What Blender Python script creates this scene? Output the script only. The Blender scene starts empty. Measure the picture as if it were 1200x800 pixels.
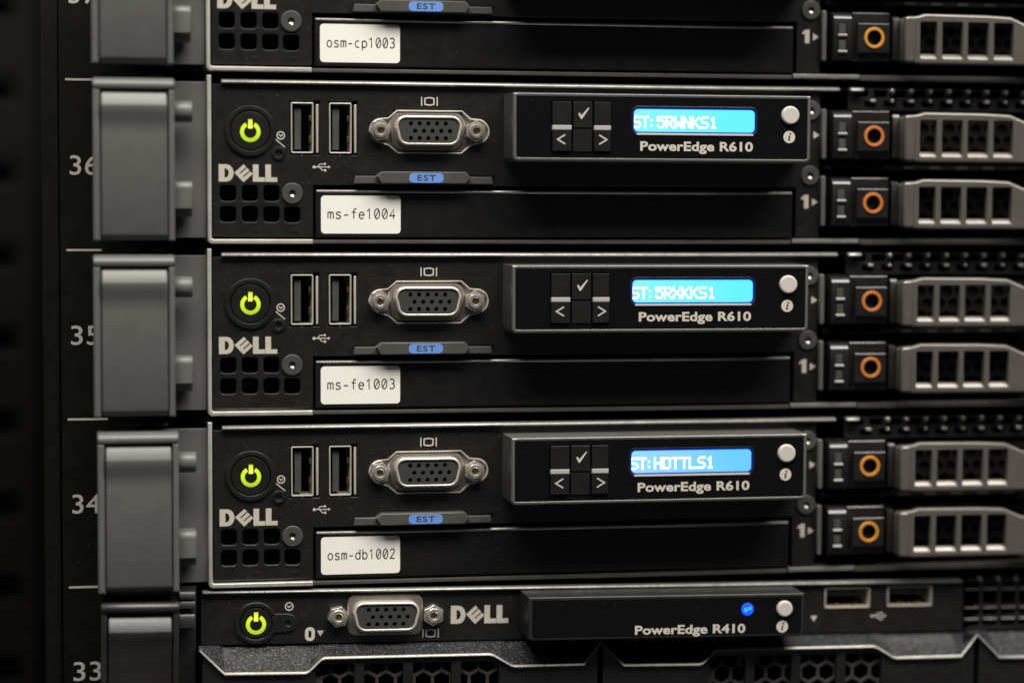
import bpy, math, random
from mathutils import Vector, Matrix
from mathutils.geometry import tessellate_polygon

# ------------------------------------------------------------------ scene, camera, light
scene = bpy.context.scene
col = scene.collection
MM = 0.001                                     # everything below is measured in millimetres

YAW, PITCH, ROLL = 0.18535, 0.05675, 0.00341   # camera turned right, tipped down
CAM = Vector((-57.86, -602.75, -20.71)) * MM
fwd = Vector((math.sin(YAW) * math.cos(PITCH), math.cos(YAW) * math.cos(PITCH), -math.sin(PITCH)))
rt = Vector((math.cos(YAW), -math.sin(YAW), 0))
up = rt.cross(fwd)
rt2 = rt * math.cos(ROLL) + up * math.sin(ROLL)
up2 = up * math.cos(ROLL) - rt * math.sin(ROLL)
cd = bpy.data.cameras.new('camera')
cam = bpy.data.objects.new('camera', cd)
col.objects.link(cam)
m = Matrix((rt2, up2, -fwd)).transposed().to_4x4()
m.translation = CAM
cam.matrix_world = m
cd.sensor_width = 36
cd.lens = 36 * 2723.1 / 1200
cd.clip_start = 0.02
cd.clip_end = 50
cd.dof.use_dof = True
cd.dof.focus_distance = (Vector((22, -1, -60)) * MM - CAM).dot(fwd)
cd.dof.aperture_fstop = 3.7
scene.camera = cam

world = bpy.data.worlds.new('World')
scene.world = world
world.use_nodes = True
world.node_tree.nodes['Background'].inputs[0].default_value = (0.88, 0.93, 1.0, 1)
world.node_tree.nodes['Background'].inputs[1].default_value = 0.045

def area(name, loc, target, sx, sy, watts, color):
    l = bpy.data.lights.new(name, 'AREA')
    l.shape = 'RECTANGLE'; l.size = sx; l.size_y = sy
    l.energy = watts; l.color = color
    o = bpy.data.objects.new(name, l)
    col.objects.link(o)
    o.location = loc
    o.rotation_euler = (Vector(target) - Vector(loc)).to_track_quat('-Z', 'Y').to_euler()
    return o
# the fluorescent row over the aisle, above and in front of the rack
area('aisle_light', (0.25, -0.66, 1.12), (0.25, -0.65999, 0.0), 1.9, 0.50, 60.0, (1.0, 0.96, 0.885))

vs = scene.view_settings
vs.view_transform = 'Standard'; vs.look = 'None'; vs.exposure = 0.0; vs.gamma = 1.0
vs.use_curve_mapping = False
scene.render.engine = 'CYCLES'

# ------------------------------------------------------------------ materials
MATS = {}
def mat(name, base, rough=0.5, metal=0.0, spec=0.5, grain=0.0, grain_scale=4.0, mottle=0.0,
        dust=0.0, emit=None, estr=0.0, flake=0.0, coat=0.0):
    """base colour with world-space mottling, fine grain relief and dust specks (scales are per mm)"""
    mt = bpy.data.materials.new(name); mt.use_nodes = True
    nt = mt.node_tree; N = nt.nodes; L = nt.links
    b = N['Principled BSDF']
    b.inputs['Base Color'].default_value = (*base, 1)
    b.inputs['Roughness'].default_value = rough
    b.inputs['Metallic'].default_value = metal
    b.inputs['Specular IOR Level'].default_value = spec
    if coat: b.inputs['Coat Weight'].default_value = coat
    if emit:
        b.inputs['Emission Color'].default_value = (*emit, 1)
        b.inputs['Emission Strength'].default_value = estr
    if grain or mottle or dust or flake:
        g = N.new('ShaderNodeNewGeometry')
        sc = N.new('ShaderNodeVectorMath'); sc.operation = 'SCALE'; sc.inputs['Scale'].default_value = 1000.0
        L.new(g.outputs['Position'], sc.inputs[0])
        P = sc.outputs[0]
        cur = None
        def rgb(c):
            n = N.new('ShaderNodeRGB'); n.outputs[0].default_value = (*c, 1); return n.outputs[0]
        cur = rgb(base)
        def mixc(fac, a, bcol):
            mx = N.new('ShaderNodeMix'); mx.data_type = 'RGBA'
            L.new(fac, mx.inputs['Factor']); L.new(a, mx.inputs[6]); L.new(bcol, mx.inputs[7])
            return mx.outputs[2]
        def ramp(src, lo, hi, hi_val=1.0):
            r = N.new('ShaderNodeMapRange'); r.clamp = True
            r.inputs['From Min'].default_value = lo; r.inputs['From Max'].default_value = hi
            r.inputs['To Min'].default_value = 0; r.inputs['To Max'].default_value = hi_val
            L.new(src, r.inputs['Value']); return r.outputs[0]
        if mottle:
            n = N.new('ShaderNodeTexNoise'); n.inputs['Scale'].default_value = 0.22
            n.inputs['Detail'].default_value = 6; n.inputs['Roughness'].default_value = 0.65
            L.new(P, n.inputs['Vector'])
            cur = mixc(ramp(n.outputs['Fac'], 0.35, 0.75, 1.0), cur, rgb([c * (1 + mottle) + 0.002 for c in base]))
            rr = N.new('ShaderNodeMapRange'); rr.inputs['To Min'].default_value = rough - 0.07; rr.inputs['To Max'].default_value = rough + 0.1
            L.new(n.outputs['Fac'], rr.inputs['Value']); L.new(rr.outputs[0], b.inputs['Roughness'])
        if flake:
            n = N.new('ShaderNodeTexNoise'); n.inputs['Scale'].default_value = 1.9; n.inputs['Detail'].default_value = 2
            L.new(P, n.inputs['Vector'])
            cur = mixc(ramp(n.outputs['Fac'], 0.52, 0.70), cur, rgb([c * (1 + flake) for c in base]))
        if dust:
            v = N.new('ShaderNodeTexVoronoi'); v.inputs['Scale'].default_value = 0.62
            L.new(P, v.inputs['Vector'])
            d1 = ramp(v.outputs['Distance'], 0.075, 0.035)
            sep = N.new('ShaderNodeSeparateColor'); L.new(v.outputs['Color'], sep.inputs[0])
            d2 = ramp(sep.outputs[0], 0.45, 1.0, dust)
            mu = N.new('ShaderNodeMath'); mu.operation = 'MULTIPLY'; L.new(d1, mu.inputs[0]); L.new(d2, mu.inputs[1])
            cur = mixc(mu.outputs[0], cur, rgb((0.42, 0.38, 0.33)))
            v2 = N.new('ShaderNodeTexVoronoi'); v2.inputs['Scale'].default_value = 1.5
            L.new(P, v2.inputs['Vector'])
            s2 = N.new('ShaderNodeSeparateColor'); L.new(v2.outputs['Color'], s2.inputs[0])
            m2 = N.new('ShaderNodeMath'); m2.operation = 'MULTIPLY'
            L.new(ramp(v2.outputs['Distance'], 0.20, 0.08), m2.inputs[0]); L.new(ramp(s2.outputs[1], 0.55, 1.0, dust * 0.35), m2.inputs[1])
            cur = mixc(m2.outputs[0], cur, rgb((0.30, 0.28, 0.25)))
        L.new(cur, b.inputs['Base Color'])
        if grain:
            n = N.new('ShaderNodeTexNoise'); n.inputs['Scale'].default_value = grain_scale; n.inputs['Detail'].default_value = 3
            L.new(P, n.inputs['Vector'])
            bp = N.new('ShaderNodeBump'); bp.inputs['Strength'].default_value = grain; bp.inputs['Distance'].default_value = 0.0001
            L.new(n.outputs['Fac'], bp.inputs['Height']); L.new(bp.outputs[0], b.inputs['Normal'])
    MATS[name] = mt
    return mt

mat('black_paint', (0.0080, 0.0074, 0.0072), 0.31, spec=0.6, grain=0.16, grain_scale=5, mottle=0.35, dust=0.6)
mat('tray_black', (0.0065, 0.006, 0.006), 0.34, spec=0.42, grain=0.12, grain_scale=5, mottle=0.35, dust=0.4)
mat('black_plastic', (0.0085, 0.008, 0.0078), 0.27, spec=0.8, grain=0.08, grain_scale=6, mottle=0.3, dust=0.3)
mat('button_black', (0.0085, 0.008, 0.0078), 0.28, spec=0.75, grain=0.06, grain_scale=6, mottle=0.2, dust=0.25)
mat('gloss_black', (0.004, 0.0038, 0.0045), 0.24, spec=0.35, dust=0.22)
mat('cavity', (0.003, 0.003, 0.003), 0.8, spec=0.1)
mat('chassis_dark', (0.006, 0.006, 0.006), 0.7, spec=0.15)
mat('ear_grey', (0.103, 0.103, 0.098), 0.42, metal=0.08, spec=0.5, grain=0.18, grain_scale=3.0, mottle=0.10, dust=0.12)
mat('frame_grey', (0.145, 0.14, 0.13), 0.30, metal=0.4, spec=0.8, grain=0.10, grain_scale=5, mottle=0.15)
mat('handle_grey', (0.135, 0.122, 0.108), 0.30, metal=0.45, spec=0.8, grain=0.08, grain_scale=4, mottle=0.12)
mat('trim_metal', (0.40, 0.387, 0.36), 0.40, metal=0.7, grain=0.8, grain_scale=1.8, mottle=-0.4)
mat('sheet_steel', (0.62, 0.585, 0.53), 0.46, metal=0.6, grain=0.4, grain_scale=1.8, mottle=-0.35)
mat('dull_steel', (0.085, 0.078, 0.070), 0.42, metal=0.4, grain=0.3, grain_scale=2.5, mottle=0.3)
mat('port_steel', (0.66, 0.605, 0.53), 0.27, metal=0.4, spec=0.9, grain=0.10, grain_scale=3, mottle=-0.2)
mat('port_flange', (0.26, 0.225, 0.205), 0.36, metal=0.7, grain=0.2, grain_scale=3, mottle=0.3)
mat('bright_steel', (0.78, 0.74, 0.67), 0.2, metal=0.8, spec=1.0, mottle=-0.15)
mat('brass', (0.62, 0.44, 0.16), 0.3, metal=1.0)
mat('insert_grey', (0.040, 0.039, 0.038), 0.45, grain=0.2, grain_scale=5)
mat('tongue_grey', (0.04, 0.039, 0.037), 0.5, mottle=0.3)
mat('screw_dark', (0.075, 0.074, 0.069), 0.36, metal=0.35, grain=0.1, mottle=0.2)
mat('print_grey', (0.52, 0.47, 0.41), 0.6)
mat('print_logo', (0.50, 0.46, 0.39), 0.5, mottle=-0.15)
mat('key_bar', (0.38, 0.36, 0.34), 0.45)
mat('sticker_white', (0.79, 0.775, 0.715), 0.6, spec=0.3, grain=0.05, mottle=-0.03)
mat('mesh_dark', (0.006, 0.0047, 0.0042), 0.6, spec=0.08, mottle=0.3)
mat('shelf_edge', (0.30, 0.285, 0.255), 0.42, metal=0.6, grain=0.5, grain_scale=2.2, mottle=-0.3)
mat('ink', (0.035, 0.03, 0.028), 0.7)
mat('tab_blue', (0.12, 0.26, 0.62), 0.55)
mat('info_grey', (0.50, 0.46, 0.42), 0.5)
mat('orange_ring', (0.50, 0.15, 0.035), 0.38)
mat('amber_ring', (0.52, 0.225, 0.022), 0.38)
mat('ring_cup', (0.03, 0.034, 0.04), 0.3)
mat('lamp_green', (0.2, 0.3, 0.02), 0.4, emit=(0.47, 0.64, 0.002), estr=1.0)
mat('lamp_green_bar', (0.2, 0.3, 0.02), 0.4, emit=(0.66, 0.82, 0.03), estr=1.2)
mat('lamp_blue', (0.02, 0.08, 0.4), 0.3, emit=(0.0, 0.035, 1.0), estr=1.3)
mat('lamp_blue_core', (0.02, 0.2, 0.5), 0.3, emit=(0.015, 0.30, 1.0), estr=1.1)
mat('screen_edge_glow', (0.0, 0.01, 0.2), 0.4, emit=(0.0, 0.010, 0.42), estr=0.8)  # backlight leak round the screen, put in as blue emission
mat('screen_ink', (0.8, 0.85, 0.9), 0.5, emit=(0.80, 1.0, 1.0), estr=1.05)
mat('post_black', (0.0036, 0.0033, 0.0020), 0.5, spec=0.2, grain=0.2, dust=0.5, mottle=0.4)
mat('far_dark', (0.0035, 0.0028, 0.0019), 0.6, spec=0.1, mottle=0.6)
mat('mesh_brown', (0.034, 0.027, 0.0235), 0.45, mottle=0.3)
mat('tab_grey', (0.062, 0.06, 0.054), 0.36, spec=0.6, grain=0.1, mottle=0.15)
mat('panel_black', (0.02, 0.0195, 0.0185), 0.3, metal=0.2, spec=0.8, grain=0.08, mottle=0.2, dust=0.2)
mat('flake_grey', (0.013, 0.013, 0.014), 0.34, spec=0.6, grain=0.9, grain_scale=1.6, flake=7.0)
mat('ear_black', (0.012, 0.011, 0.0105), 0.36, spec=0.75, grain=0.3, grain_scale=3.0, mottle=0.2, dust=0.3)
mat('tooth_metal', (0.62, 0.58, 0.52), 0.3, metal=0.8)
mat('lip_lit_grey', (0.34, 0.32, 0.29), 0.35, spec=0.6)  # lighter grey carries the lit look of the small lips

def graded_lamp(name, low, high):
    mt = MATS[name]; N = mt.node_tree.nodes; L = mt.node_tree.links
    tc = N.new('ShaderNodeTexCoord'); sx = N.new('ShaderNodeSeparateXYZ'); L.new(tc.outputs['Generated'], sx.inputs[0])
    mx = N.new('ShaderNodeMix'); mx.data_type = 'RGBA'; mx.inputs[6].default_value = (*low, 1); mx.inputs[7].default_value = (*high, 1)
    L.new(sx.outputs['Z'], mx.inputs['Factor']); L.new(mx.outputs[2], N['Principled BSDF'].inputs['Emission Color'])
graded_lamp('lamp_green', (0.22, 0.36, 0.001), (0.66, 0.80, 0.006))
graded_lamp('lamp_green_bar', (0.95, 1.0, 0.12), (0.35, 0.5, 0.003))

def screen_mat(name, left, right):
    mt = bpy.data.materials.new(name); mt.use_nodes = True
    nt = mt.node_tree; N = nt.nodes; L = nt.links; b = N['Principled BSDF']
    g = N.new('ShaderNodeNewGeometry')
    sx = N.new('ShaderNodeSeparateXYZ'); L.new(g.outputs['Position'], sx.inputs[0])
    r = N.new('ShaderNodeMapRange'); r.inputs['From Min'].default_value = 0.086; r.inputs['From Max'].default_value = 0.118
    L.new(sx.outputs['X'], r.inputs['Value'])
    n = N.new('ShaderNodeTexNoise'); n.inputs['Scale'].default_value = 160; L.new(g.outputs['Position'], n.inputs['Vector'])
    ad = N.new('ShaderNodeMath'); ad.operation = 'MULTIPLY_ADD'; ad.inputs[1].default_value = 0.35
    L.new(n.outputs['Fac'], ad.inputs[0]); L.new(r.outputs[0], ad.inputs[2])
    mx = N.new('ShaderNodeMix'); mx.data_type = 'RGBA'
    mx.inputs[6].default_value = (*left, 1); mx.inputs[7].default_value = (*right, 1)
    L.new(ad.outputs[0], mx.inputs['Factor'])
    b.inputs['Base Color'].default_value = (0.05, 0.1, 0.12, 1)
    L.new(mx.outputs[2], b.inputs['Emission Color']); b.inputs['Emission Strength'].default_value = 1.0
    MATS[name] = mt
screen_mat('screen_cyan', (0.20, 0.86, 1.05), (0.075, 0.80, 1.05))
screen_mat('screen_sky', (0.30, 0.66, 1.1), (0.10, 0.52, 1.05))

# ------------------------------------------------------------------ mesh helpers (mm)
def offset(poly, d):
    if abs(d) < 1e-9: return list(poly)
    n = len(poly); out = []
    for i in range(n):
        x0, z0 = poly[i - 1]; x1, z1 = poly[i]; x2, z2 = poly[(i + 1) % n]
        a = (x1 - x0, z1 - z0); b = (x2 - x1, z2 - z1)
        la = math.hypot(*a) or 1e-9; lb = math.hypot(*b) or 1e-9
        na = (a[1] / la, -a[0] / la); nb = (b[1] / lb, -b[0] / lb)
        k = 1 + na[0] * nb[0] + na[1] * nb[1]
        k = max(k, 0.3)
        out.append((x1 + d * (na[0] + nb[0]) / k, z1 + d * (na[1] + nb[1]) / k))
    return out
def ccw(poly):
    s = sum(poly[i - 1][0] * poly[i][1] - poly[i][0] * poly[i - 1][1] for i in range(len(poly)))
    return list(poly) if s > 0 else list(reversed(poly))
def rect(x0, x1, z0, z1): return [(x0, z0), (x1, z0), (x1, z1), (x0, z1)]
def rrect(x0, x1, z0, z1, r, n=4):
    pts = []
    for cx, cz, a in ((x1 - r, z1 - r, 0), (x0 + r, z1 - r, 90), (x0 + r, z0 + r, 180), (x1 - r, z0 + r, 270)):
        for k in range(n + 1):
            t = math.radians(a + 90 * k / n); pts.append((cx + r * math.cos(t), cz + r * math.sin(t)))
    return pts
def circ(cx, cz, r, n=32, a0=0.0):
    return [(cx + r * math.cos(a0 + 2 * math.pi * k / n), cz + r * math.sin(a0 + 2 * math.pi * k / n)) for k in range(n)]
def arc(cx, cz, r, d0, d1, n=16):
    return [(cx + r * math.cos(math.radians(d0 + (d1 - d0) * k / n)), cz + r * math.sin(math.radians(d0 + (d1 - d0) * k / n))) for k in range(n + 1)]

LIFT = 30.5        # each thing's Empty stands at its base, this far under the drawing's origin
class MB:
    def __init__(s): s.v = []; s.f = []
    def add(s, vs, fs):
        o = len(s.v); s.v += vs; s.f += [tuple(i + o for i in f) for f in fs]
    def plate(s, outer, holes=(), yf=0.0, yb=1.0, bev=0.0, seg=2, hbev=None, back=False):
        outer = ccw(outer); holes = [ccw(h) for h in holes]
        hb = bev if hbev is None else hbev
        steps = seg if (bev or hb) else 0
        rings = []
        for k in range(steps + 1):
            th = math.pi / 2 * k / max(steps, 1)
            c = 1 - math.sin(th) if steps else 0; dy = 1 - math.cos(th) if steps else 0
            rings.append(([(p[0], yf + bev * dy, p[1]) for p in offset(outer, -bev * c)],
                          [[(p[0], yf + hb * dy, p[1]) for p in offset(h, hb * c)] for h in holes]))
        rings.append(([(p[0], yb, p[1]) for p in outer], [[(p[0], yb, p[1]) for p in h] for h in holes]))
        def fill(R, flip):
            polys = [[Vector((p[0], p[2], 0)) for p in R[0]]] + [[Vector((p[0], p[2], 0)) for p in h] for h in R[1]]
            flat = list(R[0]) + [p for h in R[1] for p in h]
            fs = []
            for t in tessellate_polygon(polys):
                a, b, c = (flat[i] for i in t)
                cr = (b[0] - a[0]) * (c[2] - a[2]) - (c[0] - a[0]) * (b[2] - a[2])
                if abs(cr) < 1e-10: continue
                t = tuple(t) if (cr > 0) != flip else tuple(reversed(t))
                fs.append(t)
            s.add(flat, fs)
        fill(rings[0], False)
        if back: fill(rings[-1], True)
        for A, B in zip(rings, rings[1:]):
            for la, lb, h in [(A[0], B[0], False)] + [(x, y, True) for x, y in zip(A[1], B[1])]:
                n = len(la)
                fs = []
                for i in range(n):
                    j = (i + 1) % n
                    q = (i, n + i, n + j, j)
                    fs.append(tuple(reversed(q)) if h else q)
                s.add(la + lb, fs)
        return s
    def box(s, x0, x1, y0, y1, z0, z1, bev=0.0, seg=2):
        return s.plate(rect(x0, x1, z0, z1), (), y0, y1, bev, seg, back=True)
    def profx(s, prof, x0, x1, bev=0.0):
        """a (y, z) profile run along X"""
        p = ccw(prof)
        if bev: rs = [(x0, offset(p, -bev)), (x0 + bev, p), (x1 - bev, p), (x1, offset(p, -bev))]
        else: rs = [(x0, p), (x1, p)]
        n = len(p); vs = [(x, q[0], q[1]) for x, r in rs for q in r]; fs = []
        for k in range(len(rs) - 1):
            for i in range(n):
                j = (i + 1) % n
                fs.append((k * n + i, k * n + j, (k + 1) * n + j, (k + 1) * n + i))
        tri = [t for t in tessellate_polygon([[Vector((q[0], q[1], 0)) for q in p]])]
        def ori(t, flip):
            a, b, c = (p[i] for i in t)
            cr = (b[0] - a[0]) * (c[1] - a[1]) - (c[0] - a[0]) * (b[1] - a[1])
            t = tuple(t)
            return t if (cr > 0) != flip else tuple(reversed(t))
        fs += [ori(t, True) for t in tri]
        fs += [tuple(i + n * (len(rs) - 1) for i in ori(t, False)) for t in tri]
        s.add(vs, fs); return s
    def stroke(s, pts, w, y, closed=False, th=0.04):
        """a flat inked line with mitred joins"""
        n = len(pts); L = []; R = []
        for i in range(n):
            if closed or 0 < i < n - 1:
                x0, z0 = pts[i - 1]; x1, z1 = pts[i]; x2, z2 = pts[(i + 1) % n]
            elif i == 0: x1, z1 = pts[0]; x2, z2 = pts[1]; x0, z0 = 2 * x1 - x2, 2 * z1 - z2
            else: x0, z0 = pts[-2]; x1, z1 = pts[-1]; x2, z2 = 2 * x1 - x0, 2 * z1 - z0
            a = Vector((x1 - x0, z1 - z0)).normalized(); b = Vector((x2 - x1, z2 - z1)).normalized()
            na = Vector((-a.y, a.x)); nb = Vector((-b.y, b.x))
            k = max(1 + na.dot(nb), 0.45); o = (na + nb) / k * (w / 2)
            L.append((x1 + o.x, y, z1 + o.y)); R.append((x1 - o.x, y, z1 - o.y))
        fs = [(n + i, n + (i + 1) % n, (i + 1) % n, i) for i in range(n if closed else n - 1)]
        s.add(L + R, fs); return s
    def build(s, name, material, parent=None, smooth=35, lift=None):
        lift = LIFT if lift is None else lift
        me = bpy.data.meshes.new(name)
        me.from_pydata([(x * MM, y * MM, (z + lift) * MM) for x, y, z in s.v], [], s.f)
        me.materials.append(MATS[material])
        me.polygons.foreach_set('use_smooth', [True] * len(me.polygons))
        me.validate()
        me.set_sharp_from_angle(angle=math.radians(smooth))
        o = bpy.data.objects.new(name, me)
        col.objects.link(o); o.parent = parent
        return o

def empty(name, loc, parent=None):
    o = bpy.data.objects.new(name, None); o.empty_display_size = 0.01
    col.objects.link(o); o.location = [c * MM for c in loc]; o.parent = parent
    return o
def thing(name, loc, label, cat, group=None):
    o = empty(name, loc); o['label'] = label; o['category'] = cat
    if group: o['group'] = group
    return o

def font_verts(txt, x0, x1, zbase, cap, y, bold=0.0, spacing=1.0, shear=0.0):
    """built-in font, fitted between x0 and x1 with the given cap height"""
    cu = bpy.data.curves.new('t', 'FONT'); cu.body = txt; cu.size = 1.0
    cu.offset = bold; cu.space_character = spacing; cu.shear = shear; cu.resolution_u = 4
    ob = bpy.data.objects.new('t', cu)
    me = bpy.data.meshes.new_from_object(ob)
    xs = [v.co.x for v in me.vertices]; zs = [v.co.y for v in me.vertices]
    lo, hi = min(xs), max(xs)
    # cap height from a capital letter
    cu.body = 'E'; mc = bpy.data.meshes.new_from_object(ob)
    zc = [v.co.y for v in mc.vertices]; c0, c1 = min(zc), max(zc)
    sx = (x1 - x0) / (hi - lo); sz = cap / (c1 - c0)
    vs = [(x0 + (v.co.x - lo) * sx, y, zbase + (v.co.y - c0) * sz) for v in me.vertices]
    fs = [tuple(p.vertices) for p in me.polygons]
    if me.polygons and me.polygons[0].normal.z < 0: fs = [tuple(reversed(f)) for f in fs]
    bpy.data.objects.remove(ob); bpy.data.meshes.remove(me); bpy.data.meshes.remove(mc); bpy.data.curves.remove(cu)
    return vs, fs

# thin printer letters for the stickers: strokes on a 6 x 10 grid, baseline 0, x-height 6.6
def el(cx, cz, rx, rz, d0, d1, n=12):
    return [(cx + rx * math.cos(math.radians(d0 + (d1 - d0) * k / n)), cz + rz * math.sin(math.radians(d0 + (d1 - d0) * k / n))) for k in range(n + 1)]
STROKES = {
 'o': [('c', el(3, 3.3, 2.4, 3.3, 0, 337, 15))],
 's': [('l', [(5, 5.6), (4.2, 6.4), (3, 6.6), (1.7, 6.3), (1.1, 5.2), (1.6, 4.1), (3, 3.5), (4.6, 2.8), (5.1, 1.6), (4.4, 0.4), (3, 0), (1.6, 0.2), (0.8, 1.1)])],
 'm': [('l', [(0.5, 0), (0.5, 6.6)]), ('l', [(0.5, 5.2), (1.2, 6.3), (2.1, 6.5), (2.9, 5.8), (3.0, 4.6), (3.0, 0)]), ('l', [(3.0, 5.0), (3.7, 6.2), (4.6, 6.5), (5.4, 5.8), (5.5, 4.6), (5.5, 0)])],
 '-': [('l', [(1.0, 3.6), (5.0, 3.6)])],
 'c': [('l', el(3.2, 3.3, 2.4, 3.3, 50, 310, 14))],
 'p': [('l', [(0.8, 6.6), (0.8, -2.8)]), ('c', el(3.1, 3.3, 2.3, 3.3, 0, 337, 15))],
 'f': [('l', [(5.4, 9.4), (4.2, 9.8), (3.1, 9.2), (2.8, 7.8), (2.8, 0)]), ('l', [(0.9, 6.4), (5.0, 6.4)])],
 'e': [('l', [(0.7, 3.5), (5.3, 3.5)] + el(3, 3.3, 2.35, 3.3, 12, 315, 16))],
 'd': [('l', [(5.2, 9.8), (5.2, 0)]), ('c', el(2.9, 3.3, 2.3, 3.3, 0, 337, 15))],
 'b': [('l', [(0.8, 9.8), (0.8, 0)]), ('c', el(3.1, 3.3, 2.3, 3.3, 0, 337, 15))],
 '0': [('c', el(3, 4.9, 2.4, 4.9, 0, 340, 17)), ('l', [(1.3, 1.2), (4.7, 8.6)])],
 '1': [('l', [(1.0, 7.6), (3.1, 9.6), (3.1, 0)])],
 '2': [('l', [(0.8, 7.6), (1.5, 9.2), (3.0, 9.8), (4.6, 9.1), (5.1, 7.4), (4.4, 5.6), (0.8, 0.1), (5.4, 0.1)])],
 '3': [('l', [(0.8, 8.6), (1.9, 9.7), (3.6, 9.7), (4.9, 8.6), (4.9, 6.6), (3.8, 5.3), (2.3, 5.2), (3.9, 5.0), (5.2, 3.7), (5.2, 1.7), (4.0, 0.2), (2.2, 0), (0.7, 1.1)])],
 '4': [('l', [(4.0, 0), (4.0, 9.7), (0.6, 2.9), (5.6, 2.9)])],
 '5': [('l', [(5, 9.7), (1.2, 9.7), (0.9, 5.4), (3, 6.1), (4.8, 5.2), (5.2, 3), (4.3, .6), (2.6, 0), (.8, .9)])],
}
def printed(mb, txt, x0, pitch, zbase, cap, w, y):
    sz = cap / 9.8; sx = pitch * 0.82 / 6.0; k = 0
    for i, ch in enumerate(txt):
        for kind, pts in STROKES[ch]:
            P = [(x0 + i * pitch + p[0] * sx, zbase + p[1] * sz) for p in pts]
            mb.stroke(P, w, y - 0.004 * (k % 5), closed=(kind == 'c')); k += 1

DOTS = {  # 5 x 7 character-cell patterns of the backlit display
 'S': ('01111', '10000', '10000', '01110', '00001', '00001', '11110'),
 'T': ('11111', '00100', '00100', '00100', '00100', '00100', '00100'),
 ':': ('00000', '00000', '01000', '00000', '00000', '01000', '00000'),
 '5': ('11111', '10000', '11110', '00001', '00001', '10001', '01110'),
 'R': ('11110', '10001', '10001', '11110', '10100', '10010', '10001'),
 'W': ('10001', '10001', '10001', '10101', '10101', '11011', '10001'),
 'N': ('10001', '11001', '11001', '10101', '10011', '10011', '10001'),
 'K': ('10001', '10010', '10100', '11000', '10100', '10010', '10001'),
 '1': ('00100', '01100', '00100', '00100', '00100', '00100', '01110'),
 'X': ('10001', '10001', '01010', '00100', '01010', '10001', '10001'),
 'H': ('10001', '10001', '10001', '11111', '10001', '10001', '10001'),
 'D': ('11110', '10001', '10001', '10001', '10001', '10001', '11110'),
 'L': ('10000', '10000', '10000', '10000', '10000', '10000', '11111'), ' ': ('00000',) * 7}
def dotted(mb, txt, x0, pitch, ztop, h, y):
    dx = pitch / 5.6; dz = h / 7
    for i, ch in enumerate(txt):
        xo = {0: -.3, 1: pitch - .42, 2: 1.73 * pitch, 3: 2.2 * pitch}.get(i, 2.6 * pitch + (i - 4) * pitch)
        for r, row in enumerate(DOTS[ch]):
            c = 0
            while c < 5:                       # runs of lit dots become one bar
                if row[c] == '1':
                    e = c
                    while e < 5 and row[e] == '1': e += 1
                    xa = max(x0 + xo + c * dx - .05, 84.78); xb = x0 + xo + e * dx + .05
                    za = ztop - (r + 1) * dz - .06; zb = ztop - r * dz + .06
                    if xb > xa:
                        mb.add([(xa, y - .002 * r, za), (xb, y - .002 * r, za), (xb, y - .002 * r, zb), (xa, y - .002 * r, zb)], [(0, 1, 2, 3)])
                    c = e
                else: c += 1

def hexholes(x0, x1, z0, z1, r, gap):
    """whole hexagons packed inside the rectangle, flats touching walls of the given width"""
    px = (r * math.cos(math.pi / 6) * 2 + gap); pz = px * math.sin(math.pi / 3); out = []; row = 0; z = z0 + r
    while z + r <= z1 + 1e-6:
        x = x0 + r + (px / 2 if row % 2 else 0)
        while x + r <= x1 + 1e-6:
            out.append(circ(x, z, r, 6, math.pi / 6)); x += px
        z += pz; row += 1
    return out

# ------------------------------------------------------------------ shared small builders
def logo(parent, x0, x1, z0, z1, y=-0.05):
    sx = (x1 - x0) / 550; sz = (z1 - z0) / 155
    f = lambda pts: [(x0 + p[0] * sx, z0 + p[1] * sz) for p in pts]
    b = MB()
    D = [(0, 0), (72, 0), (105, 9), (128, 32), (140, 66), (140, 90), (128, 123), (105, 146), (72, 155), (0, 155)]
    d = [(55, 36), (72, 38), (88, 52), (94, 70), (94, 86), (88, 103), (72, 117), (55, 119)]
    b.plate(f(D), [f(d)], y, 0.0)
    T = 116
    st = [(0, 0), (0, T), (33, T), (33, 34), (44, 34), (44, T), (77, T), (77, 34), (88, 34), (88, T), (121, T), (121, 0)]
    E = [(146 + s * .708 + t * .765, 80 - s * .70 + t * .645) for s, t in st]
    b.plate(f(E), (), y - .004, 0.0)
    for dx in (0, 117):
        b.plate(f([(320 + dx, 0), (433 + dx, 0), (433 + dx, 40), (374 + dx, 40), (374 + dx, 155), (320 + dx, 155)]), (), y, 0.0)
    return b.build('maker_logo', 'print_logo', parent)

def clock_icon(parent, cx, cz, r=1.1, y=-0.04):
    b = MB()
    b.plate(circ(cx, cz, r, 24), [circ(cx, cz, r - .3, 24)], y, 0)
    b.stroke([(cx - .5, cz + .3), (cx, cz - .25), (cx + .5, cz + .3)], .26, y - .005)
    return b.build('status_symbol', 'print_grey', parent)

def monitor_icon(parent, cx, cz, y=-0.04):
    b = MB()
    b.plate(rect(cx - 2.2, cx - 1.9, cz - 1.15, cz + 1.15), (), y, 0)
    b.plate(rect(cx + 1.9, cx + 2.2, cz - 1.15, cz + 1.15), (), y, 0)
    o = [(cx - 1.35, cz - .9), (cx, cz - 1.15), (cx + 1.35, cz - .9), (cx + 1.35, cz + .9), (cx, cz + 1.15), (cx - 1.35, cz + .9)]
    b.plate(o, [offset(ccw(o), -.32)], y, 0)
    return b.build('monitor_symbol', 'print_grey', parent)

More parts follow.
